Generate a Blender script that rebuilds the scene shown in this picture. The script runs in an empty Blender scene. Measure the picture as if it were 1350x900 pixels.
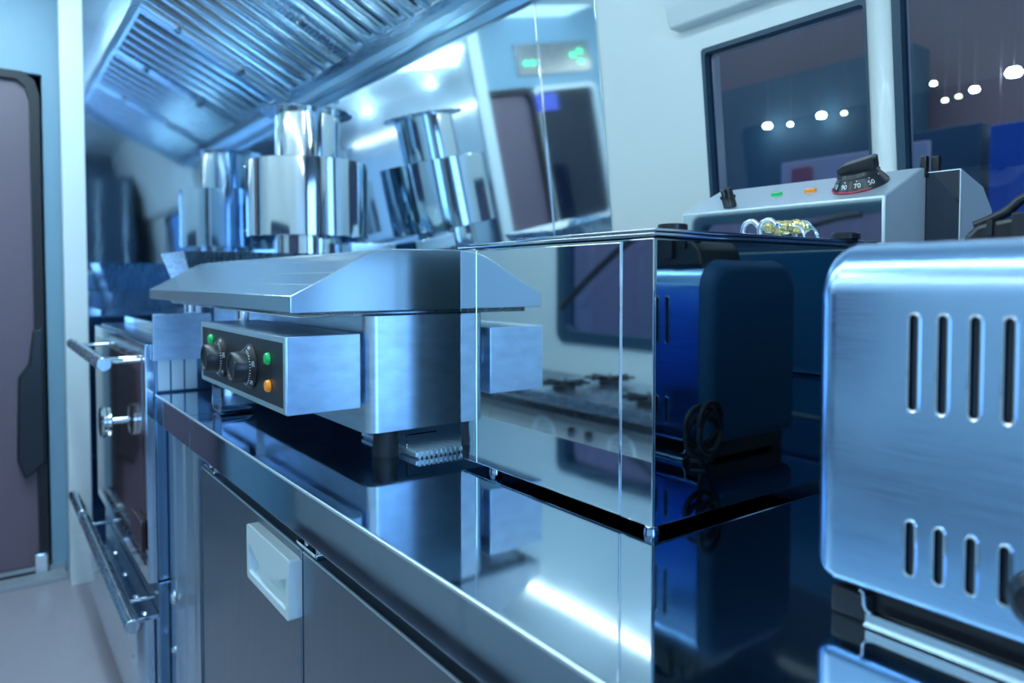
import bpy, bmesh, math, random
from mathutils import Vector, Matrix
random.seed(4)
PI = math.pi
SC = bpy.context.scene
COL = SC.collection

# ------------------------------------------------------------------ camera
cam_d = bpy.data.cameras.new('camera')
cam = bpy.data.objects.new('camera', cam_d); COL.objects.link(cam)
cam_d.sensor_width = 36.0
cam_d.lens = 25.62
cam_d.shift_y = -0.03514
yaw, pitch = math.radians(36.173), math.radians(2.0)
fw = Vector((-math.cos(yaw)*math.cos(pitch), math.sin(yaw)*math.cos(pitch), -math.sin(pitch)))
rt = Vector((math.sin(yaw), math.cos(yaw), 0)); up = rt.cross(fw)
cam.matrix_world = Matrix(((rt.x, up.x, -fw.x, 0), (rt.y, up.y, -fw.y, 0), (rt.z, up.z, -fw.z, 1.18), (0, 0, 0, 1)))
cam_d.dof.use_dof = True
cam_d.dof.focus_distance = 1.02
cam_d.dof.aperture_fstop = 3.6
cam_d.clip_start = 0.02
SC.camera = cam
SC.view_settings.view_transform = 'Standard'
SC.view_settings.look = 'None'
SC.view_settings.gamma = 1.0
SC.view_settings.use_curve_mapping = False
SC.view_settings.exposure = 0.2
SC.cycles.max_bounces = 12
SC.cycles.glossy_bounces = 10
SC.cycles.diffuse_bounces = 4
SC.cycles.sample_clamp_indirect = 6.0

# ------------------------------------------------------------------ world: evening sky
wd = bpy.data.worlds.new('sky'); SC.world = wd; wd.use_nodes = True
bgn = wd.node_tree.nodes['Background']
bgn.inputs[0].default_value = (0.10, 0.36, 0.95, 1)
bgn.inputs[1].default_value = 1.6

# ------------------------------------------------------------------ lamps
def area(name, loc, rot, sx, sy, power, col):
    l = bpy.data.lights.new(name, 'AREA'); l.shape = 'RECTANGLE'; l.size = sx; l.size_y = sy
    l.energy = power; l.color = col
    o = bpy.data.objects.new(name, l); COL.objects.link(o)
    o.location = loc; o.rotation_euler = rot
    return o
area('doorway_light', (1.95, 0.1, 1.25), (0, math.radians(90), 0), 1.7, 1.7, 21, (0.36, 0.67, 1.0))
area('ceiling_panel_light', (-1.2, 0.12, 2.36), (0, 0, 0), 3.4, 0.06, 16.5, (0.50, 0.85, 1.0))
area('cab_light', (-3.33, -0.3, 2.38), (0, 0, 0), 0.3, 0.5, 0.5, (0.50, 0.80, 1.0))
area('post_fill_light', (-2.35, 0.02, 2.34), (0, math.radians(38), 0), 0.16, 0.5, 5.5, (0.56, 0.86, 1.0))  # added fill lamp, brightens the partition trim, cab door and bulkhead
area('hall_fill_light', (-1.5, 3.6, 3.3), (0, 0, 0), 5, 1.5, 40, (0.75, 0.85, 1.0))  # added area lamp that lifts the hall behind the windows
area('outside_fill_light', (-3.5, -1.5, 3.0), (math.radians(-25), 0, 0), 6, 0.3, 60, (0.85, 0.85, 1.0))  # added fill for the wall beyond the opposite window

# ------------------------------------------------------------------ materials
MATS = {}
def mat(name, col, metal=0.0, rough=0.5, brush=None, bump=0.0, var=0.0, emit=None, spec=0.5, streak=(1, 1, 60), rvar=0.0, coat=0.0):
    m = bpy.data.materials.new(name); m.use_nodes = True
    nt = m.node_tree; b = nt.nodes['Principled BSDF']
    b.inputs['Base Color'].default_value = (*col, 1)
    b.inputs['Metallic'].default_value = metal
    b.inputs['Roughness'].default_value = rough
    b.inputs['Specular IOR Level'].default_value = spec
    b.inputs['Coat Weight'].default_value = coat
    if emit:
        b.inputs['Emission Color'].default_value = (*emit[0], 1)
        b.inputs['Emission Strength'].default_value = emit[1]
    if bump or var or rvar:
        tc = nt.nodes.new('ShaderNodeTexCoord'); mp = nt.nodes.new('ShaderNodeMapping')
        mp.inputs['Scale'].default_value = streak
        nt.links.new(tc.outputs['Object'], mp.inputs['Vector'])
        n = nt.nodes.new('ShaderNodeTexNoise'); n.inputs['Scale'].default_value = 6.0; n.inputs['Detail'].default_value = 5
        nt.links.new(mp.outputs[0], n.inputs['Vector'])
        if bump:
            bp = nt.nodes.new('ShaderNodeBump'); bp.inputs['Strength'].default_value = bump; bp.inputs['Distance'].default_value = 0.002
            nt.links.new(n.outputs['Fac'], bp.inputs['Height']); nt.links.new(bp.outputs[0], b.inputs['Normal'])
        if rvar:
            r = nt.nodes.new('ShaderNodeMapRange'); r.inputs[3].default_value = max(rough-rvar, 0.02); r.inputs[4].default_value = rough+rvar
            r.inputs[1].default_value = 0.3; r.inputs[2].default_value = 0.7
            nt.links.new(n.outputs['Fac'], r.inputs[0]); nt.links.new(r.outputs[0], b.inputs['Roughness'])
        if var:
            rp = nt.nodes.new('ShaderNodeValToRGB')
            rp.color_ramp.elements[0].position = 0.3; rp.color_ramp.elements[1].position = 0.7
            rp.color_ramp.elements[0].color = (*[c*(1-var) for c in col], 1)
            rp.color_ramp.elements[1].color = (*[min(1, c*(1+var)) for c in col], 1)
            nt.links.new(n.outputs['Fac'], rp.inputs[0]); nt.links.new(rp.outputs[0], b.inputs['Base Color'])
    MATS[name] = m
    return m
GUTTER = mat('gutter_steel', (0.62, 0.76, 0.82), 1, 0.30)
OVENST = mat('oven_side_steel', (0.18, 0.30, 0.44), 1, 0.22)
CAPM = mat('cap_reflection_shade', (0.012, 0.06, 0.14), 0, 0.5, spec=0.3)
SPLD = mat('added_splash_navy', (0.015, 0.08, 0.18), 0, 0.2)
SIDEST = mat('side_highlight_steel', (0.9, 0.97, 1.0), 1, 0.72)  # pale steel with the side highlight put into its colour
EDGE = mat('edge_steel', (0.88, 0.97, 1.0), 1, 0.36)
SLAT = mat('slat_steel', (0.76, 0.86, 0.92), 1, 0.18)
HEADST = mat('head_steel', (0.84, 0.92, 1.0), 1, 0.5)
REARD = mat('rear_lining', (0.03, 0.07, 0.12), 0, 0.5)
TRAYM = mat('tray_aluminium', (0.70, 0.84, 0.92), 1, 0.5)
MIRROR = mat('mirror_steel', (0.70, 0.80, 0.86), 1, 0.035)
SHELL = mat('dimmed_mirror_steel', (0.34, 0.46, 0.50), 1, 0.035)  # darkened copy of the mirror steel, for dim reflections on the tank sides
POLISH = mat('polished_steel', (0.62, 0.72, 0.80), 1, 0.09, rvar=0.03, streak=(4, 60, 60))
TOPST = mat('worktop_steel', (0.44, 0.56, 0.68), 1, 0.06, rvar=0.025, streak=(2, 3, 2))
BRUSH = mat('brushed_steel', (0.60, 0.70, 0.80), 1, 0.27, rvar=0.08, bump=0.05, var=0.06, streak=(3, 3, 70))
BRUSHX = mat('brushed_steel_toaster', (0.44, 0.67, 0.99), 1, 0.22, rvar=0.05, bump=0.03, var=0.04, streak=(2, 60, 90))
WORN = mat('scratched_steel', (0.60, 0.73, 0.86), 1, 0.31, var=0.11, streak=(2.5, 4, 10))
LIDST = mat('lid_steel', (0.56, 0.66, 0.72), 1, 0.26)
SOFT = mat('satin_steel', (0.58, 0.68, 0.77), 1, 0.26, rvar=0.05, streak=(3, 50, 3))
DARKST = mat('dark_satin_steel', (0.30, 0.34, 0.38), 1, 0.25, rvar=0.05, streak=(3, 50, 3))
PANEL = mat('partition_steel', (0.50, 0.64, 0.78), 1, 0.06, bump=0.25, rvar=0.03, streak=(0.5, 0.8, 0.3))
SPLASH = mat('backsplash_steel', (0.74, 0.84, 0.88), 1, 0.05, bump=0.0)
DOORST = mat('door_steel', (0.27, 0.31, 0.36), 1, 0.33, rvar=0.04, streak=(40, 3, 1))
ALU = mat('aluminium', (0.55, 0.66, 0.76), 1, 0.32, rvar=0.05, streak=(60, 60, 2))
CHROME = mat('chrome', (0.82, 0.86, 0.9), 1, 0.05)
FLUE = mat('flue_steel', (0.72, 0.80, 0.86), 1, 0.06, bump=0.01, streak=(1, 1, 1))
BRASS = mat('brass', (0.86, 0.70, 0.32), 1, 0.2)
WHITE = mat('white_van_lining', (0.72, 0.77, 0.77), 0, 0.35, coat=0.2)
CABW = mat('cab_lining', (0.24, 0.42, 0.56), 0, 0.4)
WHITEG = mat('white_cabinet', (0.74, 0.78, 0.76), 0, 0.25)
TRIM = mat('white_trim', (0.80, 0.88, 0.92), 0, 0.3)
HANDLEW = mat('pale_plastic', (0.66, 0.80, 0.86), 0, 0.3)
BLACKP = mat('black_plastic', (0.012, 0.014, 0.02), 0, 0.28)
BLACKM = mat('black_panel', (0.015, 0.016, 0.022), 0, 0.35)
RUBBER = mat('black_rubber', (0.01, 0.012, 0.02), 0, 0.5)
GASKET = mat('window_gasket', (0.02, 0.06, 0.10), 0, 0.4)
BROWN = mat('brown_panel', (0.17, 0.125, 0.17), 0, 0.4)
BROWNG = mat('brown_glass', (0.045, 0.022, 0.03), 0, 0.06, spec=0.9)
DARKG = mat('dark_glass', (0.006, 0.010, 0.03), 0, 0.04, spec=0.8)
FLOORM = mat('floor_vinyl', (0.42, 0.39, 0.45), 0, 0.4, var=0.03, streak=(8, 8, 8))
STEPM = mat('cab_step', (0.36, 0.40, 0.46), 0, 0.5)
GREENL = mat('green_lens', (0.0, 0.38, 0.10), 0, 0.15, emit=((0, 0.6, 0.15), 0.15))
GREENE = mat('green_led', (0.0, 0.5, 0.2), 0, 0.3, emit=((0.05, 1.0, 0.35), 4))
ORANGEL = mat('orange_lens', (0.85, 0.26, 0.0), 0, 0.15, emit=((1.0, 0.35, 0), 0.12))
INK = mat('white_print', (0.85, 0.88, 0.92), 0, 0.5)
REDP = mat('red_print', (0.55, 0.02, 0.05), 0, 0.4)
STRIPE = mat('led_strip_glow', (0.9, 0.95, 1), 0, 0.5, emit=((0.85, 0.95, 1.0), 14))
STRIPW = mat('led_strip_warm', (0.9, 0.95, 1), 0, 0.5, emit=((1.0, 0.97, 0.82), 12))
HALLC = mat('hall_brown', (0.16, 0.13, 0.15), 0, 0.8)
HALLD = mat('hall_teal', (0.03, 0.09, 0.13), 0, 0.7)
HALLB = mat('hall_blue', (0.01, 0.10, 0.42), 0, 0.6)
HALLP = mat('hall_banner', (0.5, 0.45, 0.47), 0, 0.7)
HALLR = mat('hall_red', (0.42, 0.12, 0.14), 0, 0.7)
SPOTM = mat('spot_glow', (1, 1, 1), 0, 0.5, emit=((0.85, 0.95, 1.0), 45))
SPOTG = mat('spot_glow_green', (1, 1, 1), 0, 0.5, emit=((0.85, 1.0, 0.6), 9))
DLGLOW = mat('added_lamp_glow', (1, 1, 1), 0, 0.5, emit=((0.8, 0.95, 1.0), 60))
SCREEN = mat('blue_screen', (0.01, 0.02, 0.1), 0, 0.2, emit=((0.10, 0.18, 1.0), 0.7))
OUTB = mat('outside_brown', (0.20, 0.17, 0.19), 0, 0.7)
# thin window glass: mostly clear, reflecting at the surface
GLASS = bpy.data.materials.new('window_glass'); GLASS.use_nodes = True
nt = GLASS.node_tree; nt.nodes.remove(nt.nodes['Principled BSDF'])
tr = nt.nodes.new('ShaderNodeBsdfTransparent'); tr.inputs[0].default_value = (0.70, 0.76, 0.80, 1)
gl = nt.nodes.new('ShaderNodeBsdfGlossy'); gl.inputs['Roughness'].default_value = 0.03
lw = nt.nodes.new('ShaderNodeFresnel'); lw.inputs[0].default_value = 1.5
mx = nt.nodes.new('ShaderNodeMixShader')
ge = nt.nodes.new('ShaderNodeNewGeometry'); mu = nt.nodes.new('ShaderNodeMath'); mu.operation = 'SUBTRACT'; mu.use_clamp = True
nt.links.new(lw.outputs[0], mu.inputs[0]); nt.links.new(ge.outputs['Backfacing'], mu.inputs[1])   # no double reflection on the inner face
nt.links.new(mu.outputs[0], mx.inputs[0]); nt.links.new(tr.outputs[0], mx.inputs[1]); nt.links.new(gl.outputs[0], mx.inputs[2])
nt.links.new(mx.outputs[0], nt.nodes['Material Output'].inputs[0])

# ------------------------------------------------------------------ mesh helpers
def T(x, y, z): return Matrix.Translation((x, y, z))
def RX(a): return Matrix.Rotation(a, 4, 'X')
def RY(a): return Matrix.Rotation(a, 4, 'Y')
def RZ(a): return Matrix.Rotation(a, 4, 'Z')
NEGY = RX(PI/2)       # local +Z becomes world -Y
def new(): return bmesh.new()
def merge(bm, b2, M=None):
    if M is not None: bmesh.ops.transform(b2, matrix=M, verts=b2.verts)
    me = bpy.data.meshes.new('tmp'); b2.to_mesh(me); bm.from_mesh(me); bpy.data.meshes.remove(me); b2.free()
def bx(bm, x0, x1, y0, y1, z0, z1, bev=0.0, seg=2, M=None):
    b = new(); bmesh.ops.create_cube(b, size=1)
    bmesh.ops.scale(b, vec=(x1-x0, y1-y0, z1-z0), verts=b.verts)
    bmesh.ops.translate(b, vec=((x0+x1)/2, (y0+y1)/2, (z0+z1)/2), verts=b.verts)
    if bev: bmesh.ops.bevel(b, geom=list(b.edges), offset=bev, segments=seg, profile=0.6, affect='EDGES')
    merge(bm, b, M); return bm
def prism(bm, pts, a0, a1, axis='x', bev=0.0, seg=2, M=None):
    """polygon pts extruded along axis; for x pts are (y,z), for y (x,z), for z (x,y)"""
    b = new()
    def v(p, a):
        return {'x': (a, p[0], p[1]), 'y': (p[0], a, p[1]), 'z': (p[0], p[1], a)}[axis]
    A = [b.verts.new(v(p, a0)) for p in pts]; B = [b.verts.new(v(p, a1)) for p in pts]
    b.faces.new(A); b.faces.new(B[::-1]); n = len(pts)
    for i in range(n): b.faces.new((A[i], B[i], B[(i+1) % n], A[(i+1) % n]))
    bmesh.ops.recalc_face_normals(b, faces=b.faces)
    if bev: bmesh.ops.bevel(b, geom=list(b.edges), offset=bev, segments=seg, profile=0.6, affect='EDGES', clamp_overlap=True)
    merge(bm, b, M); return bm
def lathe(bm, prof, n=32, M=None):
    """prof: list of (r,z) revolved about local z"""
    b = new(); rings = []
    for r, z in prof:
        if r < 1e-6: rings.append([b.verts.new((0, 0, z))])
        else: rings.append([b.verts.new((r*math.cos(2*PI*i/n), r*math.sin(2*PI*i/n), z)) for i in range(n)])
    for A, B in zip(rings, rings[1:]):
        if len(A) == 1 and len(B) == 1: continue
        for i in range(n):
            j = (i+1) % n
            if len(A) == 1: b.faces.new((A[0], B[i], B[j]))
            elif len(B) == 1: b.faces.new((A[i], A[j], B[0]))
            else: b.faces.new((A[i], A[j], B[j], B[i]))
    bmesh.ops.recalc_face_normals(b, faces=b.faces)
    merge(bm, b, M); return bm
def cyl(bm, r, z0, z1, n=28, bev=0.0, M=None):
    if bev: return lathe(bm, [(0, z0), (r-bev, z0), (r, z0+bev), (r, z1-bev), (r-bev, z1), (0, z1)], n, M)
    return lathe(bm, [(0, z0), (r, z0), (r, z1), (0, z1)], n, M)
def tube(bm, pts, r, n=12, closed=False):
    b = new(); pts = [Vector(p) for p in pts]; N = len(pts); rings = []
    prev = None
    for i, p in enumerate(pts):
        if closed: t = pts[(i+1) % N]-pts[i-1]
        else: t = pts[min(i+1, N-1)]-pts[max(i-1, 0)]
        t.normalize()
        if prev is None:
            a = Vector((0, 0, 1)) if abs(t.z) < .9 else Vector((1, 0, 0)); u = t.cross(a).normalized()
        else: u = (prev-t*prev.dot(t)).normalized()
        prev = u; w = t.cross(u)
        rings.append([b.verts.new(p+(u*math.cos(2*PI*k/n)+w*math.sin(2*PI*k/n))*r) for k in range(n)])
    for i in range(N if closed else N-1):
        A, B = rings[i], rings[(i+1) % N]
        for k in range(n): b.faces.new((A[k], A[(k+1) % n], B[(k+1) % n], B[k]))
    if not closed: b.faces.new(rings[0]); b.faces.new(rings[-1][::-1])
    bmesh.ops.recalc_face_normals(b, faces=b.faces)
    merge(bm, b); return bm
def cylb(bm, p, q, r, n=20, bev=0.0):
    p, q = Vector(p), Vector(q); d = q-p; L = d.length
    M = Matrix.Translation(p) @ d.to_track_quat('Z', 'Y').to_matrix().to_4x4()
    return cyl(bm, r, 0, L, n, bev, M)
def rrect(x0, x1, y0, y1, r, n=6):
    out = []
    for cx, cy, a in ((x1-r, y1-r, 0), (x0+r, y1-r, 1), (x0+r, y0+r, 2), (x1-r, y0+r, 3)):
        for i in range(n+1):
            t = (a+i/n)*PI/2; out.append((cx+r*math.cos(t), cy+r*math.sin(t)))
    return out
def ring_prism(bm, outer, inner, a0, a1, axis):
    b = new()
    def v(p, a): return {'x': (a, p[0], p[1]), 'y': (p[0], a, p[1]), 'z': (p[0], p[1], a)}[axis]
    L = [[b.verts.new(v(p, a)) for p in P] for P in (outer, inner) for a in (a0, a1)]
    n = len(outer); o0, o1, i0, i1 = L
    for i in range(n):
        j = (i+1) % n
        b.faces.new((o0[i], o0[j], o1[j], o1[i])); b.faces.new((i0[i], i1[i], i1[j], i0[j]))
        b.faces.new((o0[i], i0[i], i0[j], o0[j])); b.faces.new((o1[i], o1[j], i1[j], i1[i]))
    bmesh.ops.recalc_face_normals(b, faces=b.faces)
    merge(bm, b); return bm
def text_bm(bm, s, size, M):
    cu = bpy.data.curves.new('txt', 'FONT'); cu.body = s; cu.size = size; cu.align_x = 'CENTER'; cu.align_y = 'CENTER'; cu.extrude = 0.0001
    o = bpy.data.objects.new('txt', cu); COL.objects.link(o)
    bpy.context.view_layer.update()
    me = bpy.data.meshes.new_from_object(o.evaluated_get(bpy.context.evaluated_depsgraph_get()))
    b = new(); b.from_mesh(me); merge(bm, b, M)
    bpy.data.objects.remove(o); bpy.data.curves.remove(cu); bpy.data.meshes.remove(me)

ORG = {}
def obj(name, bm, m, parent=None, smooth=35, label=None, origin=None):
    """one mesh object; bmesh is in world coordinates"""
    if parent is not None: org = ORG[parent.name]
    elif origin is not None: org = Vector(origin)
    else:
        xs = [v.co for v in bm.verts]
        lo = Vector([min(c[i] for c in xs) for i in range(3)]); hi = Vector([max(c[i] for c in xs) for i in range(3)])
        org = Vector(((lo.x+hi.x)/2, (lo.y+hi.y)/2, lo.z))
    bmesh.ops.translate(bm, vec=-org, verts=bm.verts)
    me = bpy.data.meshes.new(name)
    for f in bm.faces: f.smooth = True
    for f in bm.faces:          # flat faces ringed by small bevel faces stay truly flat
        ar = f.calc_area(); nb = [g_ for e in f.edges for g_ in e.link_faces if g_ is not f]
        if nb and all(g_.calc_area() < ar*.3 for g_ in nb): f.smooth = False
    for e in bm.edges:
        if len(e.link_faces) == 2 and e.calc_face_angle(0) > math.radians(smooth): e.smooth = False
        elif len(e.link_faces) != 2: e.smooth = False
    bm.to_mesh(me); bm.free(); me.materials.append(m)
    o = bpy.data.objects.new(name, me); COL.objects.link(o)
    if parent is not None: o.parent = parent
    else: o.location = org
    ORG[o.name] = org
    if label: o['label'] = label
    return o
def tag(o, label, cat, group=None):
    o['label'] = label; o['category'] = cat
    if group: o['group'] = group
    return o
def thing(name, loc, label, cat, group=None):
    o = bpy.data.objects.new(name, None); COL.objects.link(o); o.location = loc; o.empty_display_size = 0.05
    ORG[o.name] = Vector(loc); return tag(o, label, cat, group)
def struct(name, bm, m, parent=None, smooth=35):
    o = obj(name, bm, m, parent, smooth)
    if parent is None: o['kind'] = 'structure'
    return o
def B(*a, **k): return bx(new(), *a, **k)

# ================================================================== THE SETTING
WT, WY0 = 0.115, 1.33                      # the van side leans inward as it rises
def wy(z): return WY0-WT*(z-1.29)
XP, XB, XR = -3.25, -3.42, 1.75            # steel partition, cab bulkhead, rear end
ZC = 2.42
struct('floor', B(-4.3, XR, -1.12, 1.55, -0.05, 0.0), FLOORM)
struct('ceiling', B(-4.3, XR, -1.12, 1.35, ZC, ZC+0.05), WHITE)
# wall_right: leaning panel with two window openings
W1 = (-1.056, -0.692); W2 = (-0.645, 0.25); WZ0, WZ1 = 1.24, 1.682; XS = -1.372
def wslab(bm, x0, x1, z0, z1, d0, d1, bev=0):
    """slab lying on the leaning wall: d0..d1 = distance in front (towards the room) of the wall face"""
    return prism(bm, [(wy(z0)-d1, z0), (wy(z1)-d1, z1), (wy(z1)-d0, z1), (wy(z0)-d0, z0)], x0, x1, 'x', bev)
bm = new()
for a in ((-4.3, W1[0], 0, ZC), (W1[1], W2[0], 0, ZC), (W2[1], XR, 0, ZC), (W1[0], W1[1], 0, WZ0), (W1[0], W1[1], WZ1, ZC), (W2[0], W2[1], 0, WZ0), (W2[0], W2[1], WZ1+0.03, ZC)):
    wslab(bm, *a, -0.06, 0.0)
struct('wall_right', bm, WHITE)
for i, (xa, xb, z1) in enumerate(((W1[0], W1[1], WZ1), (W2[0], W2[1], WZ1+0.03))):
    rr_o = rrect(xa-0.001, xb+0.001, WZ0-0.001, z1+0.001, 0.008); rr_i = rrect(xa+(.008 if i == 0 else .014), xb-0.003, WZ0+0.008, z1-0.009, 0.008)
    g = new(); ring_prism(g, rr_o, rr_i, -0.002, 0.022, 'y')
    for v in g.verts: v.co.y += wy(v.co.z)-0.0     # shear onto the leaning wall
    for v in g.verts: v.co.y = v.co.y
    gk = struct('window_%d' % (i+1), g, GASKET)
    p = wslab(new(), xa+0.01, xb-0.01, WZ0+0.01, z1-0.01, -0.014, -0.011)
    obj('window_pane', p, GLASS, gk)
g = prism(new(), [(wy(1.735)-.03, 1.735), (wy(1.735)+.01, 1.735), (wy(ZC)+.01, ZC-.002), (wy(ZC)-.10, ZC-.002), (wy(1.76)-.045, 1.78)], -1.118, XR-.002, 'x', .006, 3)
struct('trim_3', g, WHITE)
# wall_left (behind the camera's left) with a wide window
LY = -1.05; LW = (-2.66, -1.15, 0.90, 1.52)
bm = new()
for a in ((-4.3, LW[0], 0, ZC), (LW[1], XR, 0, ZC), (LW[0], LW[1], 0, LW[2]), (LW[0], LW[1], LW[3], ZC)):
    bx(bm, a[0], a[1], LY-0.06, LY, a[2], a[3])
struct('wall_left', bm, WHITE)
g = new(); ring_prism(g, rrect(LW[0]-.01, LW[1]+.01, LW[2]-.01, LW[3]+.01, .05), rrect(LW[0]+.05, LW[1]-.05, LW[2]+.04, LW[3]-.04, .05), LY-0.05, LY+0.012, 'y')
gk = struct('window_3', g, GASKET)
obj('window_pane', B(LW[0]+.03, LW[1]-.03, LY-.03, LY-.026, LW[2]+.02, LW[3]-.02), GLASS, gk)
# rear wall with an open doorway to the evening sky
bm = new()
bx(bm, XR, XR+0.06, -1.12, -0.78, 0, ZC); bx(bm, XR, XR+0.06, 0.98, 1.55, 0, ZC); bx(bm, XR, XR+0.06, -0.78, 0.98, 2.1, ZC); bx(bm, XR, XR+0.06, -0.78, 0.98, 0, 0.35)
struct('wall_rear', bm, REARD)
bm = new(); bx(bm, -4.36, -4.3, -1.12, 1.5, 0, ZC); struct('wall_front', bm, HALLD)
# steel partition and its white edge trim
PY0 = 0.335
bm = prism(new(), [(PY0, 0), (wy(0)-.002, 0), (wy(ZC)-.002, ZC), (PY0, ZC)], XP-0.03, XP, 'x')
struct('wall_partition', bm, PANEL)
bm = new(); bx(bm, XP-0.04, XP+0.012, 0.262, PY0+0.004, 0.0, ZC, 0.004)
struct('trim_1', bm, TRIM)
# cab bulkhead: step, frame, brown door
bm = new()
bx(bm, XB-0.06, XB, 0.215, 1.3, 0.0, ZC); bx(bm, XB-0.06, XB, -1.05, 0.215, 1.985, ZC); bx(bm, XB-0.06, XB, -1.05, -0.70, 0.0, 1.985)
bx(bm, XB-0.06, XB, -0.70, -0.18, 0.0, 1.14)
struct('wall_bulkhead', bm, CABW)
bm = new(); bx(bm, XB-0.06, XB+0.10, -1.05, 0.258, 0.0, 0.02, 0.004); bx(bm, XB-0.01, XB+0.01, -0.18, 0.258, 0.02, 0.04)
struct('trim_2', bm, STEPM)
dr = thing('door_1', (XB-0.03, 0.0, 0.02), 'brown cab door', 'door'); del dr['label'], dr['category']; dr['kind'] = 'structure'
g = new()
out = [(-0.20, 0.0), (0.205, 0.0), (0.205, 1.90), (0.19, 1.955), (0.15, 1.985), (-0.15, 1.985), (-0.19, 1.955), (-0.20, 1.90)]
inn = [(-0.165, 0.03), (0.172, 0.03), (0.172, 1.88), (0.16, 1.93), (0.13, 1.955), (-0.13, 1.955), (-0.15, 1.93), (-0.165, 1.88)]
ring_prism(g, out, inn, XB-0.05, XB+0.012, 'x')
obj('door_gasket', g, RUBBER, dr)
obj('door_panel', B(XB-0.045, XB-0.02, -0.18, 0.185, 0.02, 1.96), BROWN, dr)
g = new(); prism(g, [(0.13, 0.40), (0.20, 0.46), (0.20, 1.0), (0.165, 0.98), (0.15, 0.85), (0.115, 0.80), (0.105, 0.48)], XB-0.02, XB+0.03, 'x', 0.008)
obj('door_latch_cover', g, BLACKP, dr)
g = new(); bx(g, XB, XB+0.03, 0.155, 0.20, 0.02, 0.10, 0.006); obj('door_hinge', g, CHROME, dr)
# dark cab window in the bulkhead
g = new(); ring_prism(g, rrect(-0.70, -0.18, 1.14, 1.985, .05), rrect(-0.67, -0.21, 1.17, 1.955, .04), XB-0.05, XB+0.012, 'x')
wk = struct('window_4', g, TRIM)
obj('window_pane', B(XB-.03, XB-.02, -.69, -.19, 1.15, 1.975), DARKG, wk)

# polished backsplash sheets on the leaning wall
for (x0, x1, lab) in ((XP+0.002, -1.612, 'mirror polished steel backsplash sheet behind the tall flue, left of the joint'), (-1.606, XS, 'narrow mirror steel backsplash sheet right of the joint, beside white lining')):
    o = obj('backsplash_sheet', wslab(new(), x0, x1, 0.91, 1.97, 0.001, 0.004, 0.0008), SPLASH); tag(o, lab, 'backsplash')
o = obj('cover_strip', wslab(new(), -1.613, -1.605, 0.91, 1.95, 0.0045, 0.007, 0.001), CHROME); tag(o, 'thin bright vertical strip covering the backsplash joint', 'strip')
o = obj('added_splashback', wslab(new(), -.52, .6, .905, 1.236, .001, .006, .0012), SPLD); tag(o, 'added dark splashback sheet below the larger window, darkens the fryer side reflection', 'splashback')  # added sheet, placed so the fryer's right side reflects dark
o = obj('added_splash_rail', wslab(new(), -.52, .6, .985, .992, .0065, .012, .001), CHROME); tag(o, 'added thin steel rail along the dark splashback, a bright line in reflection', 'rail')  # added with the sheet to draw a bright line in the reflection
# ================================================================== EXTRACTION HOOD
hood = thing('extraction_hood', (-2.2, 0.85, 1.96), 'steel extraction hood with rows of baffle slats under the ceiling', 'extraction hood')
HX0, HX1 = XP+0.003, -1.12
yA, zA, yB, zB = 1.13, 1.985, 0.53, 2.288      # low gutter edge, high front edge
sl = math.atan2(zB-zA, yA-yB); Ls = math.hypot(zB-zA, yA-yB)
# local frame: u = up the slope, n = towards the room (down)
U_ = Vector((0, -(yA-yB)/Ls, (zB-zA)/Ls)); N_ = Vector((0, -(zB-zA)/Ls, -(yA-yB)/Ls))
HM = Matrix(((1, 0, 0, 0), (0, U_.y, N_.y, yA), (0, U_.z, N_.z, zA), (0, 0, 0, 1)))   # local (x,u,n)
def hbx(bm, x0, x1, u0, u1, n0, n1, bev=0):
    return bx(bm, x0, x1, u0, u1, n0, n1, bev, 1, HM)
bm = hbx(new(), HX0, HX1, -0.02, Ls+0.03, -0.075, -0.07); obj('gap_shade_sheet', bm, BLACKM, hood)  # black sheet stands in for the deep shade between the slats
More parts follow.
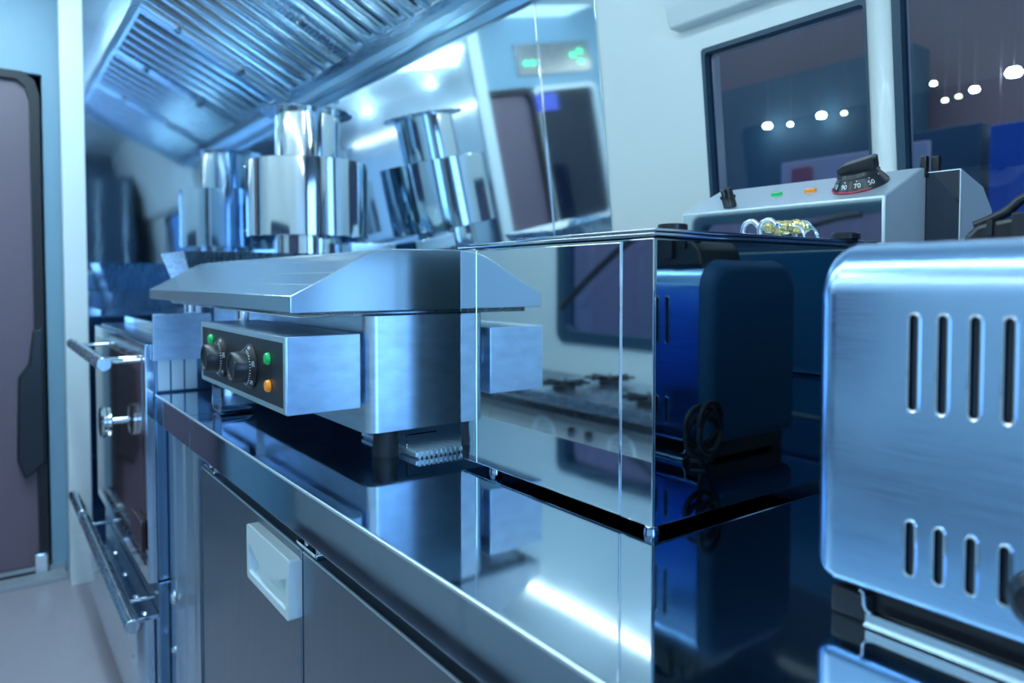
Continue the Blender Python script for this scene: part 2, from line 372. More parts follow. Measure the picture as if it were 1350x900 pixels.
# gutter beam along the wall
g = prism(new(), [(1.100, 2.035), (1.110, 2.018), (1.160, 1.985), (1.178, 1.966), (1.225, 1.972), (1.247, 1.952), (1.243, 2.05)], HX0, HX1, 'x', 0.002)
obj('grease_gutter', g, GUTTER, hood)
g = prism(new(), [(0.50, 2.26), (0.54, 2.272), (0.54, ZC), (0.50, ZC)], HX0, HX1, 'x', 0.002); obj('front_fascia', g, EDGE, hood)
g = hbx(new(), HX0+.001, HX0+.030, 0, Ls, .0045, .012, .001); obj('side_rail', g, EDGE, hood)
g = prism(new(), [(0.50, 2.26), (1.15, 1.955), (1.25, 1.955), (1.21, ZC), (0.5, ZC)], HX1, HX1+0.012, 'x', 0.002); obj('end_panel', g, SOFT, hood)
FW = (HX1-HX0)/3
for k in range(3):
    x0 = HX0+k*FW; x1 = x0+FW
    fr = new()
    hbx(fr, x0+.002, x0+.034, 0.0, Ls, -0.03, 0.004, .002); hbx(fr, x1-.034, x1-.002, 0.0, Ls, -0.03, 0.004, .002)
    hbx(fr, x0+.034, x1-.034, 0.0, .03, -0.03, 0.002, .002); hbx(fr, x0+.034, x1-.034, Ls-.03, Ls, -0.03, 0.002, .002)
    f = obj('filter_frame', fr, SOFT, hood)
    n = 6; w = (FW-.068)/n
    sb = new()
    for i in range(n):
        a = x0+.034+i*w
        b = new()
        prism(b, [(a+.004, -.006), (a+.012, -.001), (a+w*.2, .0025), (a+w*.32, .0035), (a+w*.44, .0025), (a+w*.60-.008, -.001), (a+w*.60, -.006), (a+w*.60, -.022), (a+w*.60-.003, -.022), (a+w*.60-.003, -.003), (a+.007, -.003), (a+.007, -.022), (a+.004, -.022)], .03, Ls-.03, 'y')
        # prism 'y' gives (x, u, n)
        merge(sb, b, HM)
        b = new(); prism(b, [(a+w*.66, -.026), (a+w*.78, -.020), (a+w*.90, -.026), (a+w*.90, -.038), (a+w*.66, -.038)], .03, Ls-.03, 'y'); merge(sb, b, HM)
    obj('baffle_slats', sb, SLAT, f)
    for u in (0.22, 0.5):
        h = new(); cyl(h, .016, 0, .012, 6, .002, HM @ T(x0+.018, u, .004)); obj('filter_knob', h, DARKST, f)

# ================================================================== WORKTOP + CABINETS
CY = 0.345
def topper(x0, x1):
    g = prism(new(), [(CY, .83), (CY+.012, .83), (CY+.012, .865), (wy(.9)-.01, .865), (wy(.9)-.01, .9), (CY, .9)], x0, x1, 'x', 0.0022, 3)
    return g
o = obj('worktop', topper(-1.6005, 0.7), TOPST); tag(o, 'long polished steel worktop carrying the fryer and toaster', 'worktop')
o = obj('worktop', topper(-1.955, -1.6015), TOPST); tag(o, 'short steel worktop piece beyond the joint, beside the oven', 'worktop')
for (x0, x1, k_) in ((-1.6005, .7, 'worktop'), (-1.955, -1.6015, 'worktop.001')):
    obj('edge_highlight', tube(new(), [(x0, CY+.0010, .8972), (x1, CY+.0010, .8972)], .0027, 10), EDGE, bpy.data.objects[k_])  # bright tube drawn as the highlight along the worktop edge
fr = thing('undercounter_fridge', (-0.6, 0.75, 0.0), 'steel fronted undercounter fridge beneath the long worktop', 'fridge')
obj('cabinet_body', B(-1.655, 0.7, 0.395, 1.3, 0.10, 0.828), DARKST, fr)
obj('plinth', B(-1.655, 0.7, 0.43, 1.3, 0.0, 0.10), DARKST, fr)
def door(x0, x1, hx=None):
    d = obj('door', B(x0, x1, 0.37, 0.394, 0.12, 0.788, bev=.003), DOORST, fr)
    obj('door_edge_highlight', tube(new(), [(x0+.002, .3712, .7872), (x1-.002, .3712, .7872)], .0018, 8), EDGE, d)  # bright tube drawn as the highlight on the door's top edge
    if hx:
        a, b = hx
        h = new()
        zo = 0.685; zt = 0.775
        ring_prism(h, rrect(a, b, zo, zt, .006, 4), rrect(a+.012, b-.012, zo+.012, zt-.03, .006, 4), 0.352, 0.372, 'y')
        prism(h, [(a+.012, zt-.03), (a+.05, zt-.045), ((a+b)/2, zt-.052), (b-.05, zt-.045), (b-.012, zt-.03)], 0.352, 0.360, 'y')
        bx(h, a+.004, b-.004, 0.368, 0.371, zo+.004, zt-.004)
        obj('recessed_handle', h, HANDLEW, d, label='pale blue white recessed plastic handle')
    return d
door(-1.614, -1.028, (-1.232, -0.998-.03)); door(-1.020, -0.395); door(-0.388, 0.24)
for xh in (-1.56, -1.01):
    h = new(); bx(h, xh-.04, xh+.04, .372, .394, .790, .796, .001); cyl(h, .007, .796, .803, 14, .001, T(xh+.03, .382, 0)); cyl(h, .005, .796, .801, 14, .001, T(xh-.02, .382, 0))
    obj('hinge', h, CHROME, fr)

# aluminium profile post left of the fridge
ps = thing('profile_post', (-1.83, .40, 0), 'ridged aluminium profile post between oven and fridge', 'post')
pts = []
for x, y in ((-1.955, .372), (-1.90, .372), (-1.895, .378), (-1.88, .378), (-1.875, .372), (-1.80, .372), (-1.795, .380), (-1.775, .380), (-1.77, .372), (-1.70, .372), (-1.69, .376), (-1.672, .376), (-1.668, .43), (-1.955, .43)): pts.append((x, y))
obj('profile', prism(new(), pts, 0, .828, 'z'), ALU, ps)
for zz in (.40, .27): 
    g = new(); cyl(g, .014 if zz > .3 else .007, 0, .008, 6, .001, T(-1.915, .372, zz) @ NEGY); cyl(g, .019 if zz > .3 else .009, 0, .003, 20, 0, T(-1.915, .372, zz) @ NEGY)
    obj('bolt', g, CHROME, ps)

# ================================================================== DEEP FRYER
fx0, fx1, fy0, fy1, fz0, fz1 = -0.937, -0.5445, 0.588, 1.075, 0.909, 1.226
fry = thing('deep_fryer', (-.74, .83, .9), 'large mirror polished steel table fryer, knobs on its rear control head', 'fryer')
obj('tank_shell', B(fx0, fx1, fy0+.002, fy1, fz0, fz1, bev=.0022, seg=3), SHELL, fry)  # sides tinted darker than the front to imitate dim reflections
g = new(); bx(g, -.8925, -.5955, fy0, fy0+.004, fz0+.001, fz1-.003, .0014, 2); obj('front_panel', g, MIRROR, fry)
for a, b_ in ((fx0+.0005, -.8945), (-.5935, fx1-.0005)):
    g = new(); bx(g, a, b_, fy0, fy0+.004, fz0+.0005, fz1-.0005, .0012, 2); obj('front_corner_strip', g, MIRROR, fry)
for a in (-.8935, -.5945):
    g = tube(new(), [(a, fy0+.0005, fz0+.002), (a, fy0+.0005, fz1-.003)], .0016, 8); obj('panel_seam', g, CHROME, fry)
g = new(); bx(g, fx0-.003, fx1+.003, fy0-.003, fy1+.02, fz1+.001, fz1+.0055, .0015, 2); obj('top_rim', g, POLISH, fry)
g = new(); bx(g, -.795, fx1+.002, fy0, fy1-.02, fz1+.006, fz1+.010, .0013); obj('lid_plate', g, POLISH, fry)
g = new(); bx(g, fx0, -.80, fy0+.01, fy1-.02, fz1+.0055, fz1+.008, .001); obj('lid_plate', g, POLISH, fry)
for (x, y) in ((fx1-.022, fy0+.022), (fx0+.05, fy0+.03), (fx1-.03, fy1-.05), (fx0+.05, fy1-.05)):
    g = lathe(new(), [(0, .9), (.0085, .9), (.0095, .904), (.0095, .915), (0, .915)], 20, T(x, y, 0)); obj('foot', g, CHROME, fry)
for (x, y, r, h) in ((-.578, .655, .0175, .013), (-.552, .985, .019, .014)):
    g = new(); lathe(g, [(0, 0), (r*.8, 0), (r*.85, h*.35), (r, h*.4), (r, h*.9), (r*.93, h), (0, h)], 28, T(x, y, fz1+.006)); obj('lid_knob', g, BLACKP, fry)
# control head
hy0, hy1 = 1.0745, 1.188
HZ0, HZF, HZB = fz1+.006, 1.304, 1.355
g = prism(new(), [(hy0, HZ0), (hy0, HZF), (hy1, HZB), (hy1+.012, HZB), (hy1+.012, HZ0)], -.925, fx1, 'x', .0012, 2)
head = obj('control_head', g, HEADST, fry)
g = prism(new(), [(hy0-.0012, HZ0+.003), (hy0-.0012, HZF-.003), (hy0+.001, HZF-.003), (hy0+.001, HZ0+.003)], -.922, fx1-.003, 'x')
obj('head_front_plate', g, MIRROR, head)
# rear cover box
g = prism(new(), [(1.2025, 1.10), (1.2025, 1.349), (1.282, 1.327), (1.318, 1.292), (1.318, 1.10)], -.80, -.494, 'x', .0012)
obj('side_highlight_plate', prism(new(), [(hy0+.001, HZ0+.001), (hy0+.001, HZF-.001), (hy1, HZB-.0015), (hy1+.011, HZB-.0015), (hy1+.011, HZ0+.001)], fx1+.0002, fx1+.0012, 'x'), SIDEST, head)  # pale plate added as the bright highlight on the head's side
rc = obj('rear_cover', g, SIDEST, fry)
obj('cover_front_plate', B(-.545, -.4955, 1.2005, 1.2035, 1.10, 1.347, bev=.0006), DARKG, rc, label='dark glossy front plate')
# frame on the slanted panel: local x = world x, local y = up the slope, local z = outward
th = math.atan2(HZB-HZF, hy1-hy0)
def slope(x, t, n=0.0):     # t 0..1 up the slope
    return T(x, hy0+(hy1-hy0)*t, HZF+(HZB-HZF)*t) @ RX(th) @ T(0, 0, n)
def dial(parent, M, r_skirt, h_skirt, r_body, h_body, labels, pointer_bar, mark_mat, red=False, txt=.007, tick_n=0, a0=0, a1=2*PI):
    g = lathe(new(), [(0, 0), (r_skirt, 0), (r_skirt, .002), (r_body*1.06, h_skirt), (r_body*1.02, h_skirt), (0, h_skirt)], 48, M)
    k = obj('control_knob', g, BLACKP, parent)
    if pointer_bar:
        g = lathe(new(), [(0, h_skirt), (r_body*1.08, h_skirt), (r_body*1.1, h_skirt+.003), (r_body*.98, h_skirt+.008), (0, h_skirt+.009)], 40, M)
        b = new()
        w = r_body*.42
        pr = [(-r_body*.98, 0), (r_body*1.0, 0), (r_body*1.04, h_body*.9), (r_body*.9, h_body), (-r_body*.6, h_body*.72), (-r_body*.95, h_body*.5)]
        prism(b, pr, -w, w, 'y', .0022, 3)
        merge(g, b, M @ T(0, 0, h_skirt+.005) @ RZ(math.radians(12)))
        obj('grip', g, BLACKP, k)
    else:
        g = lathe(new(), [(0, h_skirt), (r_body, h_skirt), (r_body*.96, h_skirt+h_body-.002), (r_body*.90, h_skirt+h_body), (r_body*.8, h_skirt+h_body), (r_body*.72, h_skirt+h_body-.003), (0, h_skirt+h_body-.004)], 40, M)
        obj('grip', g, BLACKP, k)
    g = new()
    rm = (r_skirt+r_body)/2; dz = h_skirt; dr = r_skirt-r_body*1.06
    tilt = math.atan2(dz-.002, dr)
    def onskirt(a, f):   # f 0 outer .. 1 inner
        r = r_skirt-dr*f
        # text up = inward
        return M @ RZ(a) @ T(0, -r, .002+(dz-.002)*f+.0004) @ RX(tilt)
    for i, s in enumerate(labels):
        a = a0+(a1-a0)*i/max(1, len(labels)-1)
        if s: text_bm(g, s, txt, onskirt(a, .42) @ T(0, 0, .0003))
        b = cyl(new(), .0009, 0, .0004, 10); merge(g, b, onskirt(a, .84))
    for i in range(tick_n):
        a = a0+(a1-a0)*i/max(1, tick_n-1)
        b = bx(new(), -.0004, .0004, -.0012, .0012, 0, .0004); merge(g, b, onskirt(a, .88))
    obj('dial_markings', g, mark_mat, k, label='white printed numerals')
    if red:
        g = new(); pts = []
        for i in range(30):
            a = -1.35+2.2*i/29; p = M @ Vector((math.sin(a)*(r_skirt+.0002), -math.cos(a)*(r_skirt+.0002), .0014)); pts.append(p)
        tube(g, pts, .0012, 6); obj('red_arc', g, REDP, k, label='thin red arc round the dial rim')
dial(fry, slope(-.612, .52, .0008), .0415, .017, .029, .021, ['190', '170', '150', '130', '110', '90', '70', '50', ''], True, INK, red=True, txt=.0105, a0=math.radians(-170), a1=math.radians(85))
for (x, m) in ((-.759, GREENL), (-.695, ORANGEL)):
    g = new(); prism(g, rrect(-.010, .010, -.0045, .0045, .0035, 4), 0, .005, 'z', .001, 2, slope(x, .47)); obj('indicator_lamp', g, m, fry, label='green lens' if m is GREENL else 'orange lens')
g = new()   # black clip at the left
Mx = slope(-.826, .12)
bx(g, -.010, .010, -.007, .007, 0, .020, .002, 2, Mx); cyl(g, .006, .0, .034, 14, .001, Mx @ T(-.005, 0, 0)); cyl(g, .006, .0, .036, 14, .001, Mx @ T(.006, 0, 0)); bx(g, -.014, .014, -.004, .004, .016, .022, .001, 2, Mx)
obj('basket_clip', g, BLACKP, fry)
g = new(); bx(g, -.551, -.541, 1.194, 1.206, 1.34, 1.374, .002); bx(g, -.538, -.527, 1.204, 1.216, 1.34, 1.373, .002); obj('basket_clip', g, BLACKP, fry)
# element pipes with brass nuts entering the head
for i, px in enumerate((-.722, -.690)):
    zc = 1.2665
    pts = [(px, 1.040, zc), (px, 1.030, zc)]+[(px-.015+.015*math.cos(a), 1.024, zc-.012+.016*math.sin(a)+.006) for a in [PI*(.15+.85*j/12) for j in range(13)]]+[(px-.030, 1.024, 1.236)]
    obj('element_pipe', tube(new(), pts, .0042, 12), CHROME, fry)
    g = new(); cyl(g, .0105, 0, .014, 6, .001, T(px+.002, 1.0735, zc) @ NEGY); cyl(g, .0125, 0, .004, 24, .001, T(px+.002, 1.0735, zc) @ NEGY); cyl(g, .0095, .016, .032, 6, .001, T(px+.002, 1.0735, zc) @ NEGY @ RZ(.3)); cyl(g, .007, .0, .036, 20, .001, T(px+.002, 1.0735, zc) @ NEGY)
    obj('brass_nut', g, BRASS, fry, label='brass hexagonal nut')
g = tube(new(), [(-.678+.020*math.cos(a), 1.055, 1.238+.030*math.sin(a)) for a in [PI*j/18 for j in range(13)]], .0030, 8); obj('sensor_pipe', g, CHROME, fry)

# ================================================================== GRIDDLE
gx0, gx1 = -1.95, -1.03
gr = thing('electric_griddle', (-1.55, .68, .9), 'wide steel counter griddle with sloping hooded cover and two black knobs', 'griddle')
def body_prof():
    r = .024; y0, y1 = .478, .92; out = []
    for cx, cy, a in ((gx1-r, y1-r, 0), (gx0+r, y1-r, 1), (gx0+r, y0+r, 2), (gx1-r, y0+r, 3)):
        for i in range(9):
            t = (a+i/8)*PI/2; out.append((cx+r*math.cos(t), cy+r*math.sin(t)))
    return out
obj('body', prism(new(), body_prof(), .942, 1.124, 'z'), WORN, gr)
lid = obj('hooded_cover', prism(new(), [(.359, 1.132), (.359, 1.1565), (.392, 1.1735), (.425, 1.191), (.458, 1.2105), (.478, 1.2205), (.495, 1.2255), (.516, 1.2285), (.92, 1.234), (.92, 1.132)], -2.094, gx1+.001, 'x', .0016, 2), LIDST, gr)
g = new(); bx(g, -1.94, -1.05, .38, .90, 1.124, 1.1315); obj('plate_rim', g, DARKST, gr)
for x in (-1.965, -1.93, -1.51, -1.47):
    if x in (-1.965, -1.51):
        g = cyl(new(), .012, 1.0985, 1.132, 16, .001, T(x, .43, 0)); obj('cover_stud', g, CHROME, gr)
# control box
cb = obj('control_box', B(-1.522, -1.0315, .3535, .468, .984, 1.0985, bev=.0014), WORN, gr)
g = new(); bx(g, -1.45, -1.06, .466, .480, .99, 1.09); obj('control_box_neck', g, DARKST, gr)
g = ring_prism(new(), rrect(-1.5205, -1.033, .9855, 1.097, .001, 1), rrect(-1.511, -1.042, .9935, 1.089, .001, 1), .352, .3545, 'y'); obj('fascia_frame', g, EDGE, cb)
g = new(); bx(g, -1.512, -1.0415, .3522, .356, .992, 1.0905, .0006); obj('fascia', g, BLACKM, cb)
for x, z in ((-1.196, 1.041), (-1.367, 1.041)):
    dial(gr, T(x, .3518, z) @ NEGY, .0365, .010, .0255, .022, ['', '50', '', '100', '', '150', '', '200', '', '250', '', '300'], False, INK, txt=.0062, tick_n=34, a0=math.radians(-160), a1=math.radians(160))
for x, z, m in ((-1.106, 1.061, GREENL), (-1.104, 1.020, ORANGEL), (-1.439, 1.069, GREENL)):
    g = lathe(new(), [(0, 0), (.0095, 0), (.0095, .003), (.0075, .006), (0, .0065)], 24, T(x, .3518, z) @ NEGY); obj('indicator_lamp', g, m, gr, label='green lens' if m is GREENL else 'orange lens')
# left deflector plate
g = B(-1.962, -1.952, .341, .478, .9815, 1.0965, bev=.001); obj('side_plate', g, WORN, gr)
# bent chrome support at the left front
g = ring_prism(new(), rrect(-1.64, -1.565, .903, 1.06, .016), rrect(-1.636, -1.569, .907, 1.056, .014), .40, .47, 'y'); obj('support_bracket', g, CHROME, gr)
for (x, y) in ((-1.055, .520), (-1.075, .86), (-1.90, .52), (-1.90, .86)):
    g = lathe(new(), [(0, .9), (.020, .9), (.0215, .905), (.019, .930), (.020, .942), (0, .942)], 24, T(x, y, 0)); obj('foot', g, RUBBER, gr)
g = new()
prism(g, [(-1.20, .903), (-1.00, .903), (-1.00, .9095), (-1.20, .9095)], .545, .84, 'y', .001)
for i in range(34): bx(g, -1.20, -.9985, .549+i*.0085, .554+i*.0085, .9005, .9115)
obj('drip_tray', g, TRAYM, gr)
g = prism(new(), [(.545, .9115), (.545, .934), (.60, .934), (.60, .932), (.547, .932), (.547, .9115)], -1.0325, -1.0305, 'x'); obj('tray_runner', g, CHROME, gr)

# ================================================================== TOASTER
tx0, tx1, ty0, ty1, tz0, tz1 = -.350, .06, .573, .80, .928, 1.2115
to = thing('toaster', (-.15, .69, .9), 'brushed steel toaster with vertical vent slots, large in the right foreground', 'toaster')
def tprof(ins, r, rb=.008):
    y0, y1, z0, z1 = ty0+ins, ty1-ins, tz0+ins, tz1-ins; out = []
    for cy, cz, a, rr in ((y1-r, z1-r, 0, r), (y0+r, z1-r, 1, r), (y0+rb, z0+rb, 2, rb), (y1-rb, z0+rb, 3, rb)):
        for i in range(13):
            t = (a+i/12)*PI/2; out.append((cy+rr*math.cos(t), cz+rr*math.sin(t)))
    return out
def loft(secs):
    b = new(); R = [[b.verts.new((x, p[0], p[1])) for p in P] for x, P in secs]; n = len(R[0])
    for A, C in zip(R, R[1:]):
        for i in range(n): b.faces.new((A[i], A[(i+1) % n], C[(i+1) % n], C[i]))
    b.faces.new(R[0]); b.faces.new(R[-1]); bmesh.ops.recalc_face_normals(b, faces=b.faces); return b
R0 = .044
secs = [(tx0+.0215, tprof(0, R0)), (tx1, tprof(0, R0))]
shell = loft(secs)
slots = []
for x in (-.266, -.2452, -.2235, -.2020):
    slots.append((x, 1.0795, 1.1545)); slots.append((x, .9525, .9955))
shell_o = obj('shell', shell, BRUSHX, to)
cut = new()
def stadium(x, z0, z1, r, n=8):
    out = [(x+r*math.cos(PI*i/n), z1-r+r*math.sin(PI*i/n)) for i in range(n+1)]
    out += [(x-r*math.cos(PI*i/n), z0+r-r*math.sin(PI*i/n)) for i in range(n+1)]
    return out
for (x, z0, z1) in slots: prism(cut, stadium(x, z0, z1, .0032), ty0-.01, ty0+.012, 'y')
cme = bpy.data.meshes.new('cut'); bmesh.ops.translate(cut, vec=-ORG['toaster'], verts=cut.verts); cut.to_mesh(cme); cut.free()
co = bpy.data.objects.new('cut', cme); COL.objects.link(co); co.parent = to
md = shell_o.modifiers.new('b', 'BOOLEAN'); md.object = co; md.operation = 'DIFFERENCE'; md.solver = 'EXACT'
bpy.context.view_layer.update()
me2 = bpy.data.meshes.new_from_object(shell_o.evaluated_get(bpy.context.evaluated_depsgraph_get()))
shell_o.modifiers.clear(); shell_o.data = me2; bpy.data.objects.remove(co)
for (x, z0, z1) in slots:
    st = stadium(x, z0, z1, .0040, 8)
    b = tube(new(), [(p[0], ty0-.0002, p[1]) for p in st], .0011, 8, True)
    s = obj('vent_slot', b, CHROME, to)
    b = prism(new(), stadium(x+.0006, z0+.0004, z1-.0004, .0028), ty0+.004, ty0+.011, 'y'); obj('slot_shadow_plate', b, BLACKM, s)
# rounded end cap on the left and right
def cap(xa, d):
    S = []
    for i in range(9):
        t = i/8*PI/2; S.append((xa-d*.021*math.sin(t)*1.0, tprof(.0008+.018*(1-math.cos(t)), R0-.010*(1-math.cos(t)))))
    return loft(S)
obj('end_cap', cap(tx0+.0213, 1), BRUSHX, to); obj('end_cap', cap(tx1+.0002, -1), BRUSHX, to)
obj('base', B(tx0+.018, tx1-.0, ty0+.016, ty1-.014, .905, .935, bev=.003), BLACKP, to)
for (x, y) in ((tx0+.033, ty0+.020), (tx0+.033, ty1-.03), (tx1-.03, ty0+.03), (tx1-.03, ty1-.03)):
    obj('foot', B(x-.016, x+.016, y-.014, y+.014, .9, .922, bev=.003), RUBBER, to)
g = prism(new(), [(.5735, .9110), (.5735, .9040), (.5700, .9015), (.640, .9015), (.640, .9030), (.5735, .9030), (.5755, .9050), (.5755, .9110)], tx0+.050, tx1-.02, 'x')
tube(g, [(tx0+.044, .5755, .9275), (tx0+.047, .5752, .9255), (tx0+.0475, .5750, .9160), (tx0+.0500, .5748, .9125), (tx0+.054, .5746, .9112)], .0011, 8)
obj('crumb_tray', g, SOFT, to)
g = lathe(new(), [(0, 0), (.008, 0), (.008, .008), (.017, .012), (.0205, .020), (.0195, .029), (.013, .036), (0, .038)], 32, T(-.171, ty0, .9735) @ NEGY); obj('control_knob', g, BLACKP, to)
for z in (): pass
# two bread openings on top
for y in (.645, .715): obj('bread_slot', B(tx0+.06, tx1-.05, y-.014, y+.014, tz1-.001, tz1+.0008), BLACKM, to)

# ================================================================== SECOND TOASTER BEHIND THE FIRST
def copy_tree(o, parent=None):
    c = o.copy(); COL.objects.link(c)
    if parent is not None: c.parent = parent; c.matrix_parent_inverse = o.matrix_parent_inverse.copy()
    for ch in list(o.children): copy_tree(ch, c)
    return c
t2 = copy_tree(to); t2.location = (to.location.x-.041, to.location.y+.302, .9)
t2['label'] = 'second toaster almost hidden behind the front one, black handle on top'
ORG[t2.name] = Vector(t2.location)
for ch in t2.children:
    if ch.name.startswith('end_cap'):
        ch.data = ch.data.copy(); ch.data.materials.clear(); ch.data.materials.append(CAPM); ch['label'] = 'end cap coloured dark for its reflection'  # dark colour swapped in for steel so the reflected end stays dark
g = prism(new(), [(-.366, 1.20), (-.360, 1.228), (-.348, 1.241), (-.30, 1.250), (-.16, 1.254), (-.16, 1.20)], .885, .985, 'y', .006, 3); hm = obj('handle_mount', g, BLACKP, t2)
hm.location.x = 0
pts = [(-.352, .895, 1.240), (-.335, .895, 1.247), (-.320, .895, 1.254), (-.309, .895, 1.265), (-.298, .895, 1.270), (-.27, .895, 1.272), (-.2, .895, 1.273), (-.17, .895, 1.262), (-.165, .895, 1.23)]
obj('handle_grip', tube(new(), pts, .0055, 12), BLACKP, hm)
g = new(); bx(g, -.312, -.294, .879, .888, 1.212, 1.251, .002); bx(g, -.336, -.330, .881, .888, 1.228, 1.245, .001); obj('handle_catch', g, RUBBER, hm)

pts = []
for i in range(90):
    a = i/89*2*PI*3.5; pts.append((-.415+.012*math.sin(a*.5), .838+.030*math.cos(a), .945+.018*i/89*1.5+.030*math.sin(a)+.006))
pts = [(-.36, .87, .906), (-.38, .88, .907)]+pts+[(-.40, .84, .94), (-.39, .86, .906)]
o = obj('power_cord', tube(new(), pts, .0045, 8), RUBBER); tag(o, 'coiled black power cord on the worktop between the two toasters', 'cord')

# ================================================================== FLUE + HOPPER
fl = thing('exhaust_flue', (-2.70, 1.0, 1.03), 'tall mirror steel stepped flue standing behind the griddle, wide sleeve midway', 'flue')
FX, FY = -2.70, 1.015
def ring(r, z0, z1, t=.003):
    return lathe(new(), [(r-t, z0), (r, z0), (r, z1), (r-t, z1), (r-t, z0)], 72, T(FX, FY, 0))
obj('lower_pipe', cyl(new(), .122, 1.03, 1.38, 64, 0, T(FX, FY, 0)), FLUE, fl)
obj('sleeve', lathe(new(), [(.12, 1.338), (.221, 1.338), (.2225, 1.340), (.2225, 1.614), (.221, 1.616), (.12, 1.616)], 96, T(FX, FY, 0)), FLUE, fl)
for a in (-1.9, -1.1, -.2):
    for z in (1.36, 1.595):
        g = lathe(new(), [(0, .004), (.004, .003), (.006, 0), (0, 0)], 12, T(FX, FY, z) @ RZ(a) @ T(0, -.2225, 0) @ NEGY); obj('rivet', g, CHROME, fl)
obj('upper_pipe', cyl(new(), .119, 1.61, 1.802, 64, 0, T(FX, FY, 0)), FLUE, fl)
obj('top_flange', lathe(new(), [(0, 1.802), (.165, 1.802), (.167, 1.804), (.165, 1.807), (0, 1.808)], 64, T(FX, FY, 0)), SOFT, fl)
obj('mounting_bracket', B(-2.86, -2.50, 1.10, 1.28, 1.262, 1.318, bev=.003), POLISH, fl)
hp = thing('flared_hopper', (-2.38, .66, 1.03), 'flared steel hopper tray on the oven behind the griddle', 'hopper')
def frust(x0, x1, y0, y1, z0, z1, fl_, t=.003):
    b = new()
    lo = [(x0, y0), (x1, y0), (x1, y1), (x0, y1)]; hi = [(x0-fl_, y0-fl_), (x1+fl_, y0-fl_), (x1+fl_, y1+fl_), (x0-fl_, y1+fl_)]
    li = [(x0+t, y0+t), (x1-t, y0+t), (x1-t, y1-t), (x0+t, y1-t)]; hi2 = [(x0-fl_+t, y0-fl_+t), (x1+fl_-t, y0-fl_+t), (x1+fl_-t, y1+fl_-t), (x0-fl_+t, y1+fl_-t)]
    R = [[b.verts.new((p[0], p[1], z)) for p in P] for P, z in ((lo, z0), (hi, z1), (hi2, z1), (li, z0+t))]
    for A, C in zip(R, R[1:]):
        for i in range(4): b.faces.new((A[i], A[(i+1) % 4], C[(i+1) % 4], C[i]))
    b.faces.new(R[0]); b.faces.new(R[-1]); bmesh.ops.recalc_face_normals(b, faces=b.faces); return b
obj('hopper_pan', frust(-2.47, -2.24, .51, .80, 1.12, 1.262, .045), SOFT, hp)
obj('hopper_base', B(-2.46, -2.25, .52, .75, 1.03, 1.122, bev=.003), SOFT, hp)

# ================================================================== OVEN
ox0, ox1, oy0, oy1 = -2.93, -1.968, .347, 1.28
ov = thing('oven', (-2.45, .8, .0), 'tall steel oven with brown glass door at the far counter end', 'oven')
obj('oven_body', B(ox0, ox1, oy0, oy1, .43, 1.028, bev=.002), OVENST, ov)
for a in (.352, .384, .416): obj('side_strip', B(ox1+.0002, ox1+.003, a, a+.028, .905, 1.02, bev=.0008), TRAYM, ov)
obj('back_upstand', B(ox0, ox1, .42, .436, 1.0285, 1.052, bev=.001), POLISH, ov)
dv = obj('door', B(ox0+.01, ox1-.004, .325, .346, .425, 1.022, bev=.002), POLISH, ov)
obj('door_glass', B(ox0+.05, ox1-.045, .3225, .3255, .46, .985, bev=.0008), BROWNG, dv, label='brown reflective glass')
h = new(); cylb(h, (-2.98, .262, .957), (-2.18, .262, .957), .0185, 24, .002)
hb = obj('handle', h, SOFT, dv)
for x in (-2.88, -2.32, -2.24):
    g = cylb(new(), (x, .262, .957), (x, .325, .957), .006, 12); obj('handle_post', g, CHROME, hb)
g = lathe(new(), [(0, 0), (.010, 0), (.010, .022), (.040, .024), (.046, .028), (.046, .036), (.042, .038), (.046, .040), (.046, .047), (.040, .052), (0, .052)], 40, T(-2.36, .3225, .775) @ NEGY); obj('round_latch', g, CHROME, dv)
g = B(-2.14, -1.99, .312, .3225, .50, .58, bev=.002); obj('door_plate', g, BROWNG, dv)
lo = thing('warming_drawer', (-2.45, .8, 0), 'low steel drawer unit with long bar handle under the oven', 'drawer unit')
obj('drawer_body', B(ox0, ox1, .347, 1.28, .02, .424, bev=.002), OVENST, lo)
df = obj('drawer_front', B(ox0+.01, -2.02, .300, .346, .06, .318, bev=.003), POLISH, lo)
obj('drawer_ledge', B(ox0+.01, ox1-.004, .300, .346, .335, .345, bev=.001), POLISH, lo)
h = cylb(new(), (-2.78, .268, .385), (-1.84, .268, .385), .0165, 24, .002); hb = obj('handle', h, SOFT, lo)
for x in (-2.7, -1.99):
    g = new(); cylb(g, (x, .268, .385), (x, .340, .385), .005, 10); obj('handle_post', g, DARKST, hb)
h = cylb(new(), (-3.12, .268, .385), (-2.83, .268, .385), .0165, 24, .002); hb = obj('handle_stub', h, SOFT, lo)
for (x, z) in ((-2.06, .29), (-2.06, .21), (-2.10, .29), (-2.25, .29), (-2.4, .29)):
    g = lathe(new(), [(0, .005), (.006, .004), (.009, 0), (0, 0)], 14, T(x, .300, z) @ NEGY); obj('bolt', g, CHROME, df)
for (x, y) in ((-2.0, .32), (-2.12, .32), (-2.3, .32), (-2.5, .322)):
    g = lathe(new(), [(0, .005), (.006, .004), (.009, 0), (0, 0)], 14, T(x, y, .345)); obj('bolt', g, CHROME, lo)

tf = thing('added_fridge', (1.2, 1.0, 0), 'invented tall dark fridge by the rear door, darkens the partition reflection', 'fridge')  # invented unit, added to darken what the partition mirrors
obj('added_fridge_body', B(.78, 1.70, .55, 1.14, .02, 2.1, bev=.01), REARD, tf)
for y in (.62, .84, 1.06): obj('added_streak_strip', B(.772, .7795, y, y+.022, .1, 2.05, bev=.002), EDGE, tf)  # bright strips added to make vertical streaks in the partition

